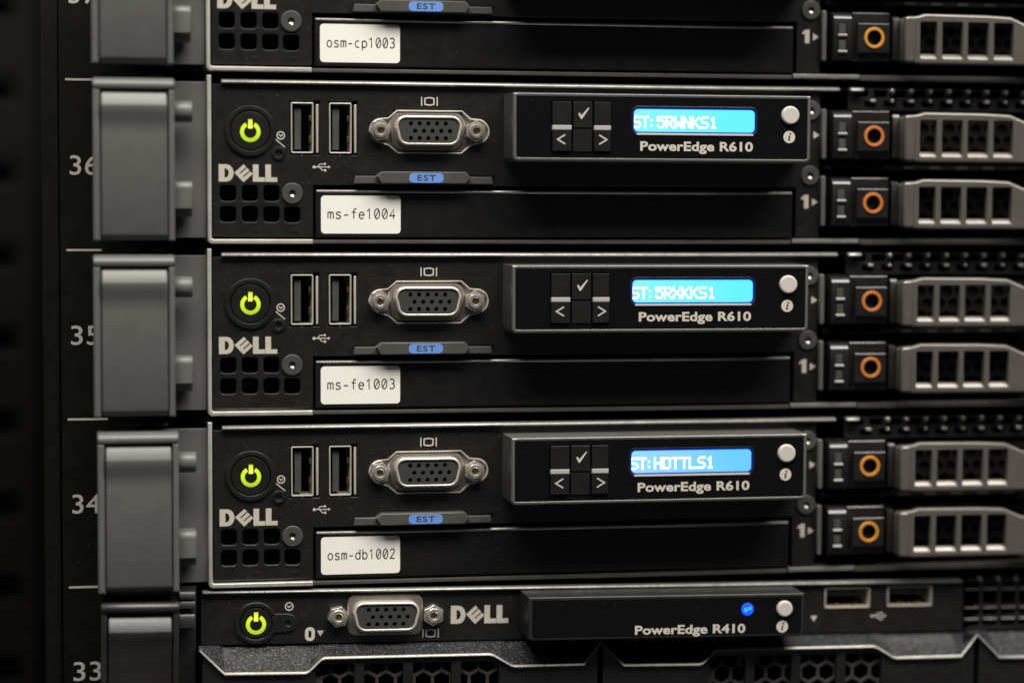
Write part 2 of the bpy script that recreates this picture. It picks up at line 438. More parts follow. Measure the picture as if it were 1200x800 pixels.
def usb_icon(parent, cx, cz, y=-0.04, k=1.0):
    b = MB(); S = lambda p: [(cx + q[0] * k, cz + q[1] * k) for q in p]
    b.plate(circ(cx - 1.95 * k, cz, .42 * k, 14), (), y - .01, 0)
    b.stroke(S([(-1.8, 0), (2.0, 0)]), .26 * k, y)
    b.plate(S([(1.9, -.42), (2.55, 0), (1.9, .42)]), (), y - .004, 0)
    b.stroke(S([(-1.1, .05), (-.3, .8), (.9, .85)]), .24 * k, y - .006)
    b.plate(circ(cx + 1.0 * k, cz + .85 * k, .32 * k, 12), (), y - .012, 0)
    b.stroke(S([(-.5, -.05), (.2, -.85), (1.0, -.9)]), .24 * k, y - .006)
    b.plate(rect(cx + .8 * k, cx + 1.35 * k, cz - 1.2 * k, cz - .6 * k), (), y - .012, 0)
    return b.build('usb_symbol', 'print_grey', parent)

def screw(parent, cx, cz, r, y=0.0):
    star = []
    for k in range(12):
        a = math.pi / 6 * k + .26; rr = r * (.40 if k % 2 else .27); star.append((cx + rr * math.cos(a), cz + rr * math.sin(a)))
    b = MB(); b.plate(circ(cx, cz, r, 36), [star], y - .55, y + .2, bev=.28, seg=3, hbev=.05)
    o = b.build('screw', 'screw_dark', parent)
    b = MB(); b.plate(circ(cx, cz, r * .44, 20), (), y - .12, y + .1)
    b.build('socket', 'ring_cup', o)
    # highlight on the socket's lower flank, put in as a lighter metal wedge
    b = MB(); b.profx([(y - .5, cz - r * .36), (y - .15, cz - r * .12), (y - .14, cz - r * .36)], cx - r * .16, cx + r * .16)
    b.build('socket_highlight', 'port_flange', o)
    return o

def power_button(parent, cx, cz, rb, rr, iz=-.3):
    p = empty('power_button', (0, 0, 0), parent)
    b = MB(); b.plate(circ(cx, cz, rr, 56), [circ(cx, cz, rb + .18, 48)], -.75, .3, bev=.32, seg=3, hbev=.22)
    b.build('button_surround', 'button_black', p)
    b = MB(); b.plate(circ(cx, cz, rb, 48), (), -.55, .3, bev=.3, seg=3)
    b.build('button_cap', 'button_black', p)
    b = MB(); b.plate(circ(cx, cz, rb + .6, 40), (), -.02, .1)
    b.build('button_well', 'cavity', p)
    c = (cx, cz + iz)
    b = MB(); b.stroke(arc(c[0], c[1], 2.12, 118, 422, 30), 1.02, -.60)
    b.build('power_symbol', 'lamp_green', p)
    b = MB(); b.plate(rect(cx - .55, cx + .55, c[1] + .85, c[1] + 3.2), (), -.62, -.55)
    b.build('power_symbol_bar', 'lamp_green_bar', p)
    return p

def vga_port(parent, cx, cz, surround=True, fx=0.0):
    p = empty('video_port', (0, 0, 0), parent)
    fc = cx + fx
    R = 3.25
    half = [(-8.4, -5.9), (8.4, -5.9), (10.9, -3.9)] + [(12.7 + R * math.cos(math.radians(a)), R * math.sin(math.radians(a))) for a in range(-75, 76, 15)] + \
           [(10.9, 3.4), (8.6, 5.4), (-8.6, 5.4), (-10.9, 3.4)] + [(-12.7 + R * math.cos(math.radians(a)), R * math.sin(math.radians(a))) for a in range(105, 256, 15)] + [(-10.9, -3.9)]
    if surround:
        ol = [(fc + x, cz + z) for x, z in half]
        b = MB(); b.plate(ol, [offset(ccw(ol), -.42)], -.12, .9, bev=.1, hbev=.3)
        b.build('port_rim', 'port_steel', p)
        b = MB(); b.plate(rect(fc - 17, fc + 17, cz - 7, cz + 6.5), (), .8, 1.5)
        b.build('flange', 'port_flange', p)
    def D(o, top=8.75, bot=8.2, h=3.9, r=2.7):
        pts = []
        for x, z, a in ((top - r, h - r, 0), (-top + r, h - r, 90), (-bot + r, -h + r, 180), (bot - r, -h + r, 270)):
            for k in range(6):
                t = math.radians(a + 18 * k); pts.append((cx + x + r * math.cos(t), cz + z + r * math.sin(t)))
        return offset(pts, o)
    b = MB(); b.plate(D(0), [D(-.7)], -3.3, 1.0, bev=.45, seg=4, hbev=.2)
    b.build('shell', 'port_steel', p)
    b = MB()       # the pressed skirt at the foot of the shell
    b.plate(D(1.5), [D(-.1)], .1, .85, bev=.6, seg=3, hbev=.05)
    b.build('shell_skirt', 'port_flange', p)
    holes = []
    for r, (z, x0) in enumerate(((1.85, -4.72), (-.05, -3.6), (-1.95, -4.72))):
        for i in range(5):
            if r == 1 and i == 5: continue
            holes.append(circ(cx + x0 + i * 2.29, cz + z, .58, 12))
    b = MB(); b.plate(D(-.7), holes, -2.95, .5)
    b.build('socket_insert', 'insert_grey', p)
    b = MB(); b.plate(D(-.9), (), -1.6, -1.2); b.build('socket_back', 'cavity', p)
    for sx in (-12.6, 12.6):
        j = empty('jack_screw', (0, 0, 0), p)
        x = cx + sx
        b = MB(); b.plate(circ(x, cz, 2.85, 6, .2 if sx < 0 else .5), [circ(x, cz, 1.15, 20)], -2.4, .8, bev=.3, seg=3, hbev=.2)
        b.v = [tuple(q) for q in b.v]; o = b.build('jack_screw', 'bright_steel', p)
        b = MB(); b.plate(circ(x, cz, 1.95, 24), [circ(x, cz, .95, 20)], -3.0, -2.2, bev=.35, seg=3, hbev=.25)
        b.build('collar', 'bright_steel', o)
        b = MB(); b.plate(circ(x, cz, 1.2, 16), (), -2.3, -1.5); b.build('thread', 'brass', o)
        bpy.data.objects.remove(j)
    return p

def usb_port(parent, cx, cz, w, h, strip=True, flat=False):
    """stamped shell around a tongue; flat = lying on its side"""
    p = empty('usb_port', (0, 0, 0), parent)
    ol = rrect(cx - w / 2, cx + w / 2, cz - h / 2, cz + h / 2, .35, 2)
    b = MB(); b.plate(ol, [offset(ccw(ol), -.36)], -.25, 11, bev=.12, hbev=.12)
    b.build('shell', 'port_steel', p)
    b = MB(); b.plate(offset(ccw(ol), -.2), (), 10.5, 11.2); b.build('port_back', 'cavity', p)
    if flat:
        b = MB(); b.box(cx - w / 2 + 1, cx + w / 2 - 1, 1.0, 10, cz + .5, cz + h / 2 - .9, .15); b.build('tongue', 'tongue_grey', p)
        for k in (-2.6, 2.6):
            b = MB(); b.box(cx + k - .7, cx + k + .7, .6, 4, cz - h / 2 + .4, cz - h / 2 + 1.1, .2); b.build('contact', 'brass', p)
    else:
        b = MB(); b.box(cx - w / 2 + 1.0, cx - w / 2 + 2.7, .8, 10, cz - h / 2 + 1.0, cz + h / 2 - 1.2, .15); b.build('tongue', 'tongue_grey', p)
        for k in (-2.7, 2.6):
            b = MB(); b.box(cx + w / 2 - 1.05, cx + w / 2 - .42, 1.2, 4, cz + k - .75, cz + k + .75, .2); b.build('contact', 'brass', p)
    if strip:
        b = MB(); b.plate(rrect(cx + w / 2 + .72, cx + w / 2 + 1.35, cz - h / 2 + .1, cz + h / 2 - .4, .2, 2), (), .25, 2, bev=.2)
        b.build('spring_tab', 'port_steel', p)
        b = MB(); b.box(cx - .25, cx + .25, .1, 1.5, cz - h / 2 - .55, cz - h / 2 - .05, .1); b.build('solder_foot', 'bright_steel', p)
    return p

def info_button(panel, bx, bz, ix, iz, yf, r=2.45):
    b = MB(); b.plate(circ(bx, bz, r, 36), (), yf - .9, yf, bev=.55, seg=4); b.build('info_button', 'info_grey', panel)
    b = MB()
    iw = [(ix - .35, iz - .95), (ix + .3, iz - .95), (ix + .3, iz - .7), (ix + .12, iz - .62), (ix + .38, iz + .32), (ix - .28, iz + .32), (ix - .3, iz + .1), (ix - .1, iz + .05), (ix - .28, iz - .62), (ix - .4, iz - .7)]
    b.plate(circ(ix, iz, 1.6, 32), [iw, circ(ix + .3, iz + .78, .28, 12)], yf - .06, yf); b.build('info_symbol', 'print_grey', panel)

def ear(parent, frame_mat, x0, x1, z0, z1, pins, dx=0.0, bar=False):
    p = empty('rack_ear', (dx, 0, 0), parent)
    b = MB(); b.plate(rect(x0 + 1, -24.95 - (5 if bar else 0), -28.4, z1 - .4), (), 0, 2, bev=.25); b.build('flange', frame_mat, p)
    # fixed surround: two cheeks and a rounded top bar
    b = MB()
    ix0, ix1, it = x0 + 1.75, x1 - 1.55, z1 - 3.15
    b.plate(rect(x0, ix0, z0, it + .01), (), -11, 0, bev=.55, seg=3)
    b.plate(rect(ix1, x1, z0, it + .01), (), -11, 0, bev=.55, seg=3)
    b.profx([(0, z1 - .4), (-8.2, z1 - .1), (-9.6, z1 - .3), (-10.5, z1 - .75), (-11.1, z1 - 1.45), (-11.25, z1 - 2.2), (-11.0, it + .35), (-10.2, it), (0, it)], x0, x1, .3)
    b.build('latch_surround', frame_mat, p)
    b = MB(); b.box(x0 + .6, x1 - .6, -5, 0, z0 + 1, it + .4); b.build('latch_well', 'cavity', p)
    lx0, lx1 = ix0 + .3, ix1 - .3
    t = it - .35
    b = MB()
    b.profx([(-4, t), (-10.0, t), (-12.25, t - 3.4), (-12.3, t - 3.8), (-11.9, t - 5.5), (-11.35, t - 7.3), (-10.95, t - 9.0), (-10.9, t - 11), (-11.0, z0 + 1.9), (-10.5, z0 + .8), (-9.4, z0 + .1), (-4, z0)], lx0, lx1, .3)
    b.build('latch_lever', frame_mat, p)
    if not bar:
        b = MB(); b.box(x0 + 2.2, x0 + 11.5, -2.5, 1, z1 + .55, z1 + 1.3, .15); b.box(x0 + 14.5, x0 + 18, -2, 1, z1 + .6, z1 + 1.2, .15); b.build('latch_catch', 'dull_steel', p)
    for za, zb, yb in pins:
        b = MB()
        if za - zb < 7:
            c = (za + zb) / 2; r = (za - zb) / 2
            prof = [(-6 + r * math.cos(a), c + r * math.sin(a)) for a in [2 * math.pi * k / 20 for k in range(20)]]
        else:
            prof = [(-1, za), (-6.6, za), (-7.1, za - .25), (-7.75, za - 1.35), (-7.8, za - 2), (-7.8, zb + 2.2), (-6.4, zb + 1.9), (-6.2, zb + .4), (-5.6, zb), (-1, zb)]
        b.profx(prof, x1 - .4, x1 + 4.6, .25)
        b.build('pivot_pin', frame_mat, p, smooth=50)
    return p

def triangle(parent, cx, cz, down=False, s=1.0):
    pts = [(cx - .9 * s, cz + .7 * s), (cx + .9 * s, cz + .7 * s), (cx, cz - .8 * s)] if down else [(cx - .8 * s, cz - 1.0 * s), (cx + .85 * s, cz), (cx - .8 * s, cz + 1.0 * s)]
    b = MB(); b.plate(pts, (), -.04, 0); return b.build('arrow_mark', 'print_grey', parent)

# ------------------------------------------------------------------ the four alike servers
def drive_carrier(parent, dx, dz):
    p = empty('drive_carrier', (dx, 0, dz), parent)
    b = MB(); b.plate(rrect(139.45, 140.75, -7.1, 6.4, .5, 3), (), -1.6, 8, bev=.35, seg=3); b.build('side_rail', 'frame_grey', p)
    b = MB(); b.box(140.9, 205, 2.5, 12, -7.3, 5.7, .2); b.build('carrier_body', 'cavity', p)
    b = MB(); b.profx([(3, 6.3), (-1.0, 5.9), (-2.4, 5.3), (-3.0, 4.35), (-3.1, 4.1), (-3.1, -6.2), (-2.6, -7), (3, -7)], 142.1, 147.4, .2)
    b.build('light_pipe_block', 'black_plastic', p)
    for za in (2.75, -1.6):
        b = MB(); b.plate(rect(143.7, 145.5, za - 2.6, za), (), -3.2, -3, bev=.08); b.build('status_window', 'tongue_grey', p)
        b = MB(); b.profx([(-3.1, za - 2.65), (-3.75, za - 3.0), (-3.6, za - 3.35), (-3.1, za - 3.4)], 143.4, 145.9, .1); b.build('window_lip', 'lip_lit_grey', p)  # lip under each window, its lit edge put into the lighter grey
    # housing round the release button
    b = MB(); b.plate(rect(147.6, 158.3, -7.0, 6.0), [rect(148.7, 158.0, -6.6, 3.3)], -2.0, 3, bev=.45, seg=4, hbev=.1)
    b.build('button_housing', 'black_plastic', p)
    b = MB(); b.plate(rect(148.9, 157.9, -4.95, 3.05), [circ(153.45, -.88, 1.95, 28)], -3.4, 1, bev=.4, seg=4, hbev=.02)
    rb = b.build('release_button', 'button_black', p)
    b = MB(); b.plate(circ(153.45, -.88, 2.85, 40), [circ(153.45, -.88, 2.0, 32)], -3.75, -3.3, bev=.22, seg=3)
    b.build('button_ring', 'orange_ring', p)
    b = MB(); b.plate(circ(153.45, -.88, 2.0, 28), (), -1.9, -1.2); b.build('button_cup', 'ring_cup', p)
    b = MB(); b.profx([(3, 5.2), (-1.2, 5.1), (-1.75, 4.9), (-2.25, 4.1), (-2.3, -6.6), (3, -6.9)], 159.1, 161.2, .2); b.build('hinge_post', 'black_plastic', p)
    ol = [(160.9, -6.9), (161.6, -7.6), (166, -7.9), (207, -7.9), (207, 2.9), (196.6, 2.9), (191.2, 5.15), (184, 5.5), (166.8, 5.65), (164.6, 5.0), (162.0, 4.9), (160.9, 4.2)]
    wins = [rrect(a, c, -6.25, 3.45, .35, 2) for a, c in ((165.5, 170.15), (171.75, 177.5), (179.05, 184.85), (186.45, 191.95))]
    b = MB(); b.plate(ol, wins, -6.2, -4.6, bev=.7, seg=5, hbev=.25)
    b.build('carrier_handle', 'handle_grey', p)
    b = MB(); b.plate(rrect(160.85, 163.9, -7.5, 4.75, .9, 3), (), -7.1, -3, bev=.7, seg=4); b.build('handle_knuckle', 'handle_grey', p)
    for a, c in ((165.5, 170.15), (171.75, 177.5), (179.05, 184.85), (186.45, 191.95)):
        b = MB(); b.profx([(-5.85, -6.2), (-5.8, -6.05), (-4.7, -5.05), (-4.3, -5.05), (-4.3, -6.2)], a + .02, c - .02); b.build('window_sill', 'handle_grey', p)
    b = MB(); b.plate(rect(163.5, 204, -7.0, 4.6), hexholes(163.7, 203.8, -6.9, 4.5, 1.75, .75), 1.6, 2.1); b.build('hexagon_grille', 'mesh_dark', p)
    return p

def build_server():
    s = empty('rack_server', (0, 0, 0))
    B = lambda: MB()
    MB().box(-23.6, 410, 14, 420, -29.3, 12.2).build('chassis', 'chassis_dark', s)
    MB().box(-23.5, 410, 1.4, 14, 11.75, 12.2).build('chassis_lid', 'chassis_dark', s)
    # bent sheet edge down the left side and along the foot
    L = [(-24.85, 13.2), (-24.85, -28.9), (-24.5, -29.6), (-23.8, -29.95), (2.3, -29.95), (2.3, -28.75), (-23.3, -28.75), (-23.75, -28.4), (-23.75, 13.2)]
    B().plate(L, (), -1.3, 14, bev=.32, seg=3).build('chassis_rim', 'sheet_steel', s)
    B().box(2.5, 131.4, -.4, 14, -29.9, -28.9, .25).build('sill_strip', 'dull_steel', s)
    B().box(131.7, 150.5, -.6, 14, -29.7, -28.5, .3).build('sill_strip', 'trim_metal', s)
    B().box(150.8, 410, -.2, 14, -30.1, -28.6, .35).build('sill_strip', 'dull_steel', s)
    B().profx([(1.3, 12.2), (-.1, 12.25), (-.8, 12.0), (-1.15, 11.6), (-1.1, 11.2), (1.3, 11.1)], -21.2, 144.6, .2).build('top_trim', 'trim_metal', s, smooth=60)
    B().profx([(1.3, 12.2), (-.1, 12.25), (-.8, 12.0), (-1.15, 11.6), (-1.1, 11.2), (1.3, 11.1)], 147.6, 151.4, .2).build('top_trim', 'trim_metal', s, smooth=60)
    # front bezel with every opening cut through
    outer = [(-23.4, -28.1), (2.5, -28.1), (2.5, -14.7), (132.7, -14.7), (132.7, -28.1), (139.3, -28.1), (139.3, 11.05), (-23.4, 11.05)]
    holes = []
    for i, x in enumerate((-19.45, -13.85, -8.3, -2.95)):
        for z in ((-16.8, -22.2) if i < 3 else (-22.3,)):
            holes.append(rrect(x - 2.05, x + 2.05, z - 2.1, z + 2.0, .95, 3))
    usbs = (-.35, 9.55)
    for u in usbs: holes.append(rect(u - 3.15, u + 4.45, -6.95, 7.0))
    vx, vz = 32.35, -.5
    fx = .6
    holes.append(rect(vx + fx - 15.8, vx + fx + 15.8, -5.0 + vz, 4.6 + vz))
    B().plate(outer, holes, 0, 1.2, bev=.22, seg=3, hbev=.32).build('front_bezel', 'black_paint', s)
    # filler between the port's rim and the rectangular opening behind it
    R = 3.25
    fc = vx + fx
    half = [(-8.4, -5.9), (8.4, -5.9), (10.9, -3.9)] + [(12.7 + R * math.cos(math.radians(a)), R * math.sin(math.radians(a))) for a in range(-75, 76, 15)] + \
           [(10.9, 3.4), (8.6, 5.4), (-8.6, 5.4), (-10.9, 3.4)] + [(-12.7 + R * math.cos(math.radians(a)), R * math.sin(math.radians(a))) for a in range(105, 256, 15)] + [(-10.9, -3.9)]
    B().plate(rect(fc - 16.4, fc + 16.4, vz - 6.6, vz + 6.1), [[(fc + x, vz + z) for x, z in half]], -.06, .5, bev=.05).build('port_plate', 'black_paint', s)
    for x in (-12.2, -2.4):
        B().box(x - .9, x + .9, -.12, .4, -27.0, -26.0, .1).build('bezel_clip', 'button_black', s)
    power_button(s, -13.75, -.85, 5.05, 6.5)
    b = B(); b.plate(circ(-6.5, -6.6, 1.75, 24), [circ(-6.5, -6.6, .85, 20)], -.5, .2, bev=.25, seg=3); b.build('reset_button', 'button_black', s)
    clock_icon(s, -5.9, -2.0)
    b = B(); b.stroke([(-7.2, -3.0), (-4.8, -5.0)], .26, -.04); b.build('status_symbol_slash', 'print_grey', s)
    for u in usbs: usb_port(s, u, 0, 5.85, 13.1)
    usb_icon(s, 4.6, -10.05, k=.95)
    vga_port(s, vx, vz, True, fx)
    monitor_icon(s, 32.9, 7.2)
    logo(s, -21.85, -6.8, -13.95, -9.5)
    screw(s, -2.95, -16.9, 2.75); screw(s, 136.6, -11.45, 2.6); screw(s, 136.8, 6.0, 2.6)
    triangle(s, 138.35, -.6)
    triangle(s, 138.1, -18.6)
    b = B(); b.plate([(134.3, -18.0), (134.3, -17.4), (135.3, -16.65), (136.3, -16.65), (136.3, -20.3), (135.05, -20.3), (135.05, -17.75)], (), -.04, 0); b.build('bay_number', 'print_grey', s)
    # pull tab over the blank tray
    t = empty('pull_tab', (0, 0, 0), s)
    B().plate([(12.9, -14.3), (49.6, -14.3), (49.3, -12.4), (43.4, -12.4), (42.1, -11.15), (20.0, -11.15), (18.6, -12.3), (13.2, -12.3)], (), -1.6, 1, bev=.3, seg=3).build('tab_base', 'tab_grey', t)
    B().plate([(19.9, -14.25), (42.2, -14.25), (43.3, -12.5), (42.1, -11.15), (20.0, -11.15), (18.7, -12.4)], (), -3.2, -1, bev=.3, seg=3).build('tab_grip', 'tab_grey', t)
    B().plate(rrect(27.2, 36.2, -14.0, -11.5, 1.0, 4), (), -3.26, -3.15).build('tab_label', 'tab_blue', t)
    b = B()
    vv, ff = font_verts('EST', 29.3, 34.2, -13.45, 1.5, -3.3, .012, 1.1); b.add(vv, ff)
    b.build('tab_lettering', 'ink', t)
    B().box(13.0, 50.2, -.3, 1, -12.45, -11.9, .1).build('tab_slot', 'cavity', s)
    # blank tray
    B().plate(rect(3.1, 131.9, -28.3, -16.0), (), .1, 14, bev=.45, seg=3).build('blank_tray', 'tray_black', s)
    B().profx([(1.0, -16.75), (.0, -16.7), (-.18, -16.45), (-.1, -16.1), (.25, -15.9), (1.0, -15.9)], 3.3, 131.7, .15).build('tray_edge', 'trim_metal', s, smooth=60)
    B().box(2.3, 133, 8, 9, -28.5, -14).build('tray_gap_shade', 'cavity', s)  # black sheet standing in for the shade in the gap round the tray
    # display panel
    p = empty('display_panel', (0, 0, 0), s)
    fo = [(52.65, 9.2), (52.65, -7.2), (52.95, -7.95), (53.6, -8.4), (131.4, -8.4), (132.2, -8.0), (132.6, -7.2), (132.6, 9.2)]
    B().plate(fo, [rrect(53.6, 131.65, -7.5, 8.85, .5, 3)], -13, 0, bev=.55, seg=4, hbev=.12).build('panel_body', 'frame_grey', p)
    sc = rrect(84.3, 117.8, -1.0, 5.75, 1.4, 4)
    keys = rect(62.7, 78.6, -6.0, 7.2)
    B().plate(rrect(53.75, 131.5, -7.35, 8.75, .5, 3), [sc, keys], -12.9, -12.2, bev=.03).build('panel_face', 'gloss_black', p)
    B().plate(offset(ccw(sc), .35), [offset(ccw(sc), -.12)], -12.95, -12.3, bev=.08, hbev=.12).build('screen_frame', 'black_plastic', p)
    B().profx([(-13.15, -1.4), (-13.1, -1.1), (-12.8, -.85), (-12.6, -1.4)], 85.3, 116.9, .15).build('screen_lip_highlight', 'lip_lit_grey', p)  # lit lower bevel of the screen opening, shaped as a lighter grey strip
    B().plate(offset(ccw(sc), .1), (), -12.50, -12.3).build('screen_border_glow', 'screen_edge_glow', p)  # glowing plate stands in for backlight spilling round the screen
    scr = B().plate(rrect(84.78, 117.3, -.55, 5.3, 1.1, 4), (), -12.60, -12.55).build('screen', 'screen_cyan', p)
    B().plate(rect(62.3, 79, -6.4, 7.6), (), -12.25, -12.0).build('key_well', 'cavity', p)
    def key(x0, x1, z0, z1, y):
        return B().plate(rect(x0, x1, z0, z1), (), y, -12.1, bev=.22, seg=3).build('key', 'button_black', p)
    key(62.95, 67.95, .95, 7.0, -13.55); key(62.95, 67.95, -5.75, -.4, -13.6)
    key(68.45, 73.5, .25, 7.0, -13.45); key(68.45, 73.5, -5.9, .05, -13.2)
    key(73.98, 78.4, .95, 7.0, -13.55); key(73.98, 78.4, -5.75, -.4, -13.6)
    for x0, x1 in ((62.95, 67.95), (73.98, 78.4)):
        B().box(x0, x1, -13.75, -12.2, -.33, .88, .2).build('key_bar', 'key_bar', p)
    b = B(); b.stroke([(66.3, -1.55), (64.3, -2.75), (66.3, -3.95)], .36, -13.64)
    b.build('key_symbol', 'print_grey', p)
    b = B(); b.stroke([(75.3, -1.55), (77.3, -2.75), (75.3, -3.95)], .36, -13.64)
    b.build('key_symbol', 'print_grey', p)
    b = B(); b.plate([(69.75, 3.9), (70.15, 4.15), (70.6, 3.45), (72.4, 5.45), (72.65, 5.3), (70.75, 2.55), (70.4, 2.6)], (), -13.5, -13.4)
    b.build('key_symbol', 'print_grey', p)
    b = B(); vv, ff = font_verts('PowerEdge R610', 86.4, 116.8, -5.5, 2.45, -12.94, .03, 1.03); b.add(vv, ff)
    b.build('model_lettering', 'print_grey', p)
    info_button(p, 126.85, 4.05, 126.7, -1.6, -12.88)
    # drive bays
    for dx, dz in ((0, 0), (-.1, -17.95)): drive_carrier(s, dx, dz)
    B().box(139.4, 206, 12.2, 14, -29, 11.5).build('bay_back', 'cavity', s)
    B().box(141, 206, 1, 6, -9.9, -8.6, .3).build('bay_divider', 'chassis_dark', s)
    b = B()
    for k in range(5): b.box(163 + 7.7 * k, 166.2 + 7.7 * k, .2, 2, -9.6, -8.9, .2)
    b.build('divider_slots', 'mesh_brown', s)
    # castellated air inlet over the bays
    b = B()
    for k in range(8):
        x = 159.75 + 5.42 * k
        b.plate(rrect(x - .6, x + .6, 10.9, 12.1, .5, 3), (), -.7, 3, bev=.45, seg=3)
    b.build('inlet_teeth', 'tooth_metal', s)
    b = B()
    for k in range(10):
        x = 154.3 + 5.42 * k
        w = .75 if k % 2 == 0 else .4
        b.plate(rrect(x - w, x + w, 8.3, 9.2, .36, 3), (), -.5, 3, bev=.34, seg=3)
    b.build('inlet_teeth', 'tooth_metal', s)
    b = B(); b.plate(rect(147.6, 206, 6.2, 12.1), [rect(149.5 + 5.42 * k, 153.2 + 5.42 * k, 9.8, 11.7) for k in range(10)] + [rect(152.2 + 5.42 * k, 155.6 + 5.42 * k, 7.2, 8.9) for k in range(9)], 1.0, 2.5, bev=.15)
    b.build('inlet_grille', 'black_plastic', s)
    ear(s, 'ear_grey', -53.75, -33.45, -29.0, 11.95, ((6.3, .9, 0), (-14.0, -23.0, 0)))
    return s

def copy_tree(o, parent=None):
    c = o.copy(); col.objects.link(c); c.parent = parent
    for ch in list(o.children): copy_tree(ch, c)
    return c
def walk(o):
    for ch in o.children:
        yield ch; yield from walk(ch)
def set_mat(o, name):
    o.material_slots[0].link = 'OBJECT'; o.material_slots[0].material = MATS[name]

SPECS = [  # place in the rack, sticker, screen, ring colours
    (0, 'ms-fe1004', 'ST: 5RWNKS1', ('orange_ring', 'orange_ring'), 'screen_cyan', (0.10, 0.1), 0.0),
    (-1, 'osm-cp1003', None, ('orange_ring', 'amber_ring'), 'screen_cyan', (-0.1, -0.1), 0.0),
    (1, 'ms-fe1003', 'ST: 5RXKKS1', ('orange_ring', 'orange_ring'), 'screen_cyan', (0.0, 0.13), 0.0),
    (2, 'osm-db1002', 'ST: HDTTLS1', ('amber_ring', 'amber_ring'), 'screen_sky', (0.0, -0.15), 0.75)]
proto = build_server()
trees = [proto] + [copy_tree(proto) for _ in SPECS[1:]]
for s, (slot, tag, scr_txt, rings, smat, off, edx) in zip(trees, SPECS):
    s.location = (off[0] * MM, 0, (-44.45 * slot + off[1] - LIFT) * MM)
    lab = 'black rack server with the white sticker ' + tag
    if scr_txt: lab += ' and a lit screen reading ' + scr_txt
    s['label'] = lab; s['category'] = 'server'; s['group'] = 'alike servers with grey ear latches'
    st = MB().plate(rrect(4.5, 25.35, -27.25, -17.4, .95, 4), (), .02, .12).build('name_sticker', 'sticker_white', s)
    st['label'] = 'white sticker reading ' + tag
    b = MB(); n = len(tag)
    printed(b, tag, 6.2, 18.2 / n, -23.35, 2.55, .27, -.02)
    b.build('sticker_lettering', 'ink', st)
    rn = 0
    for o in list(walk(s)):
        nm = o.name.split('.')[0]
        if nm == 'button_ring': set_mat(o, rings[rn]); rn += 1
        elif nm == 'screen': set_mat(o, smat)
        elif nm == 'rack_ear': o.location.x += edx * MM
        elif nm == 'display_panel' and scr_txt:
            b = MB(); dotted(b, scr_txt, 84.75, 2.36, 3.5, 3.1, -12.63)
            b.build('screen_text', 'screen_ink', o)

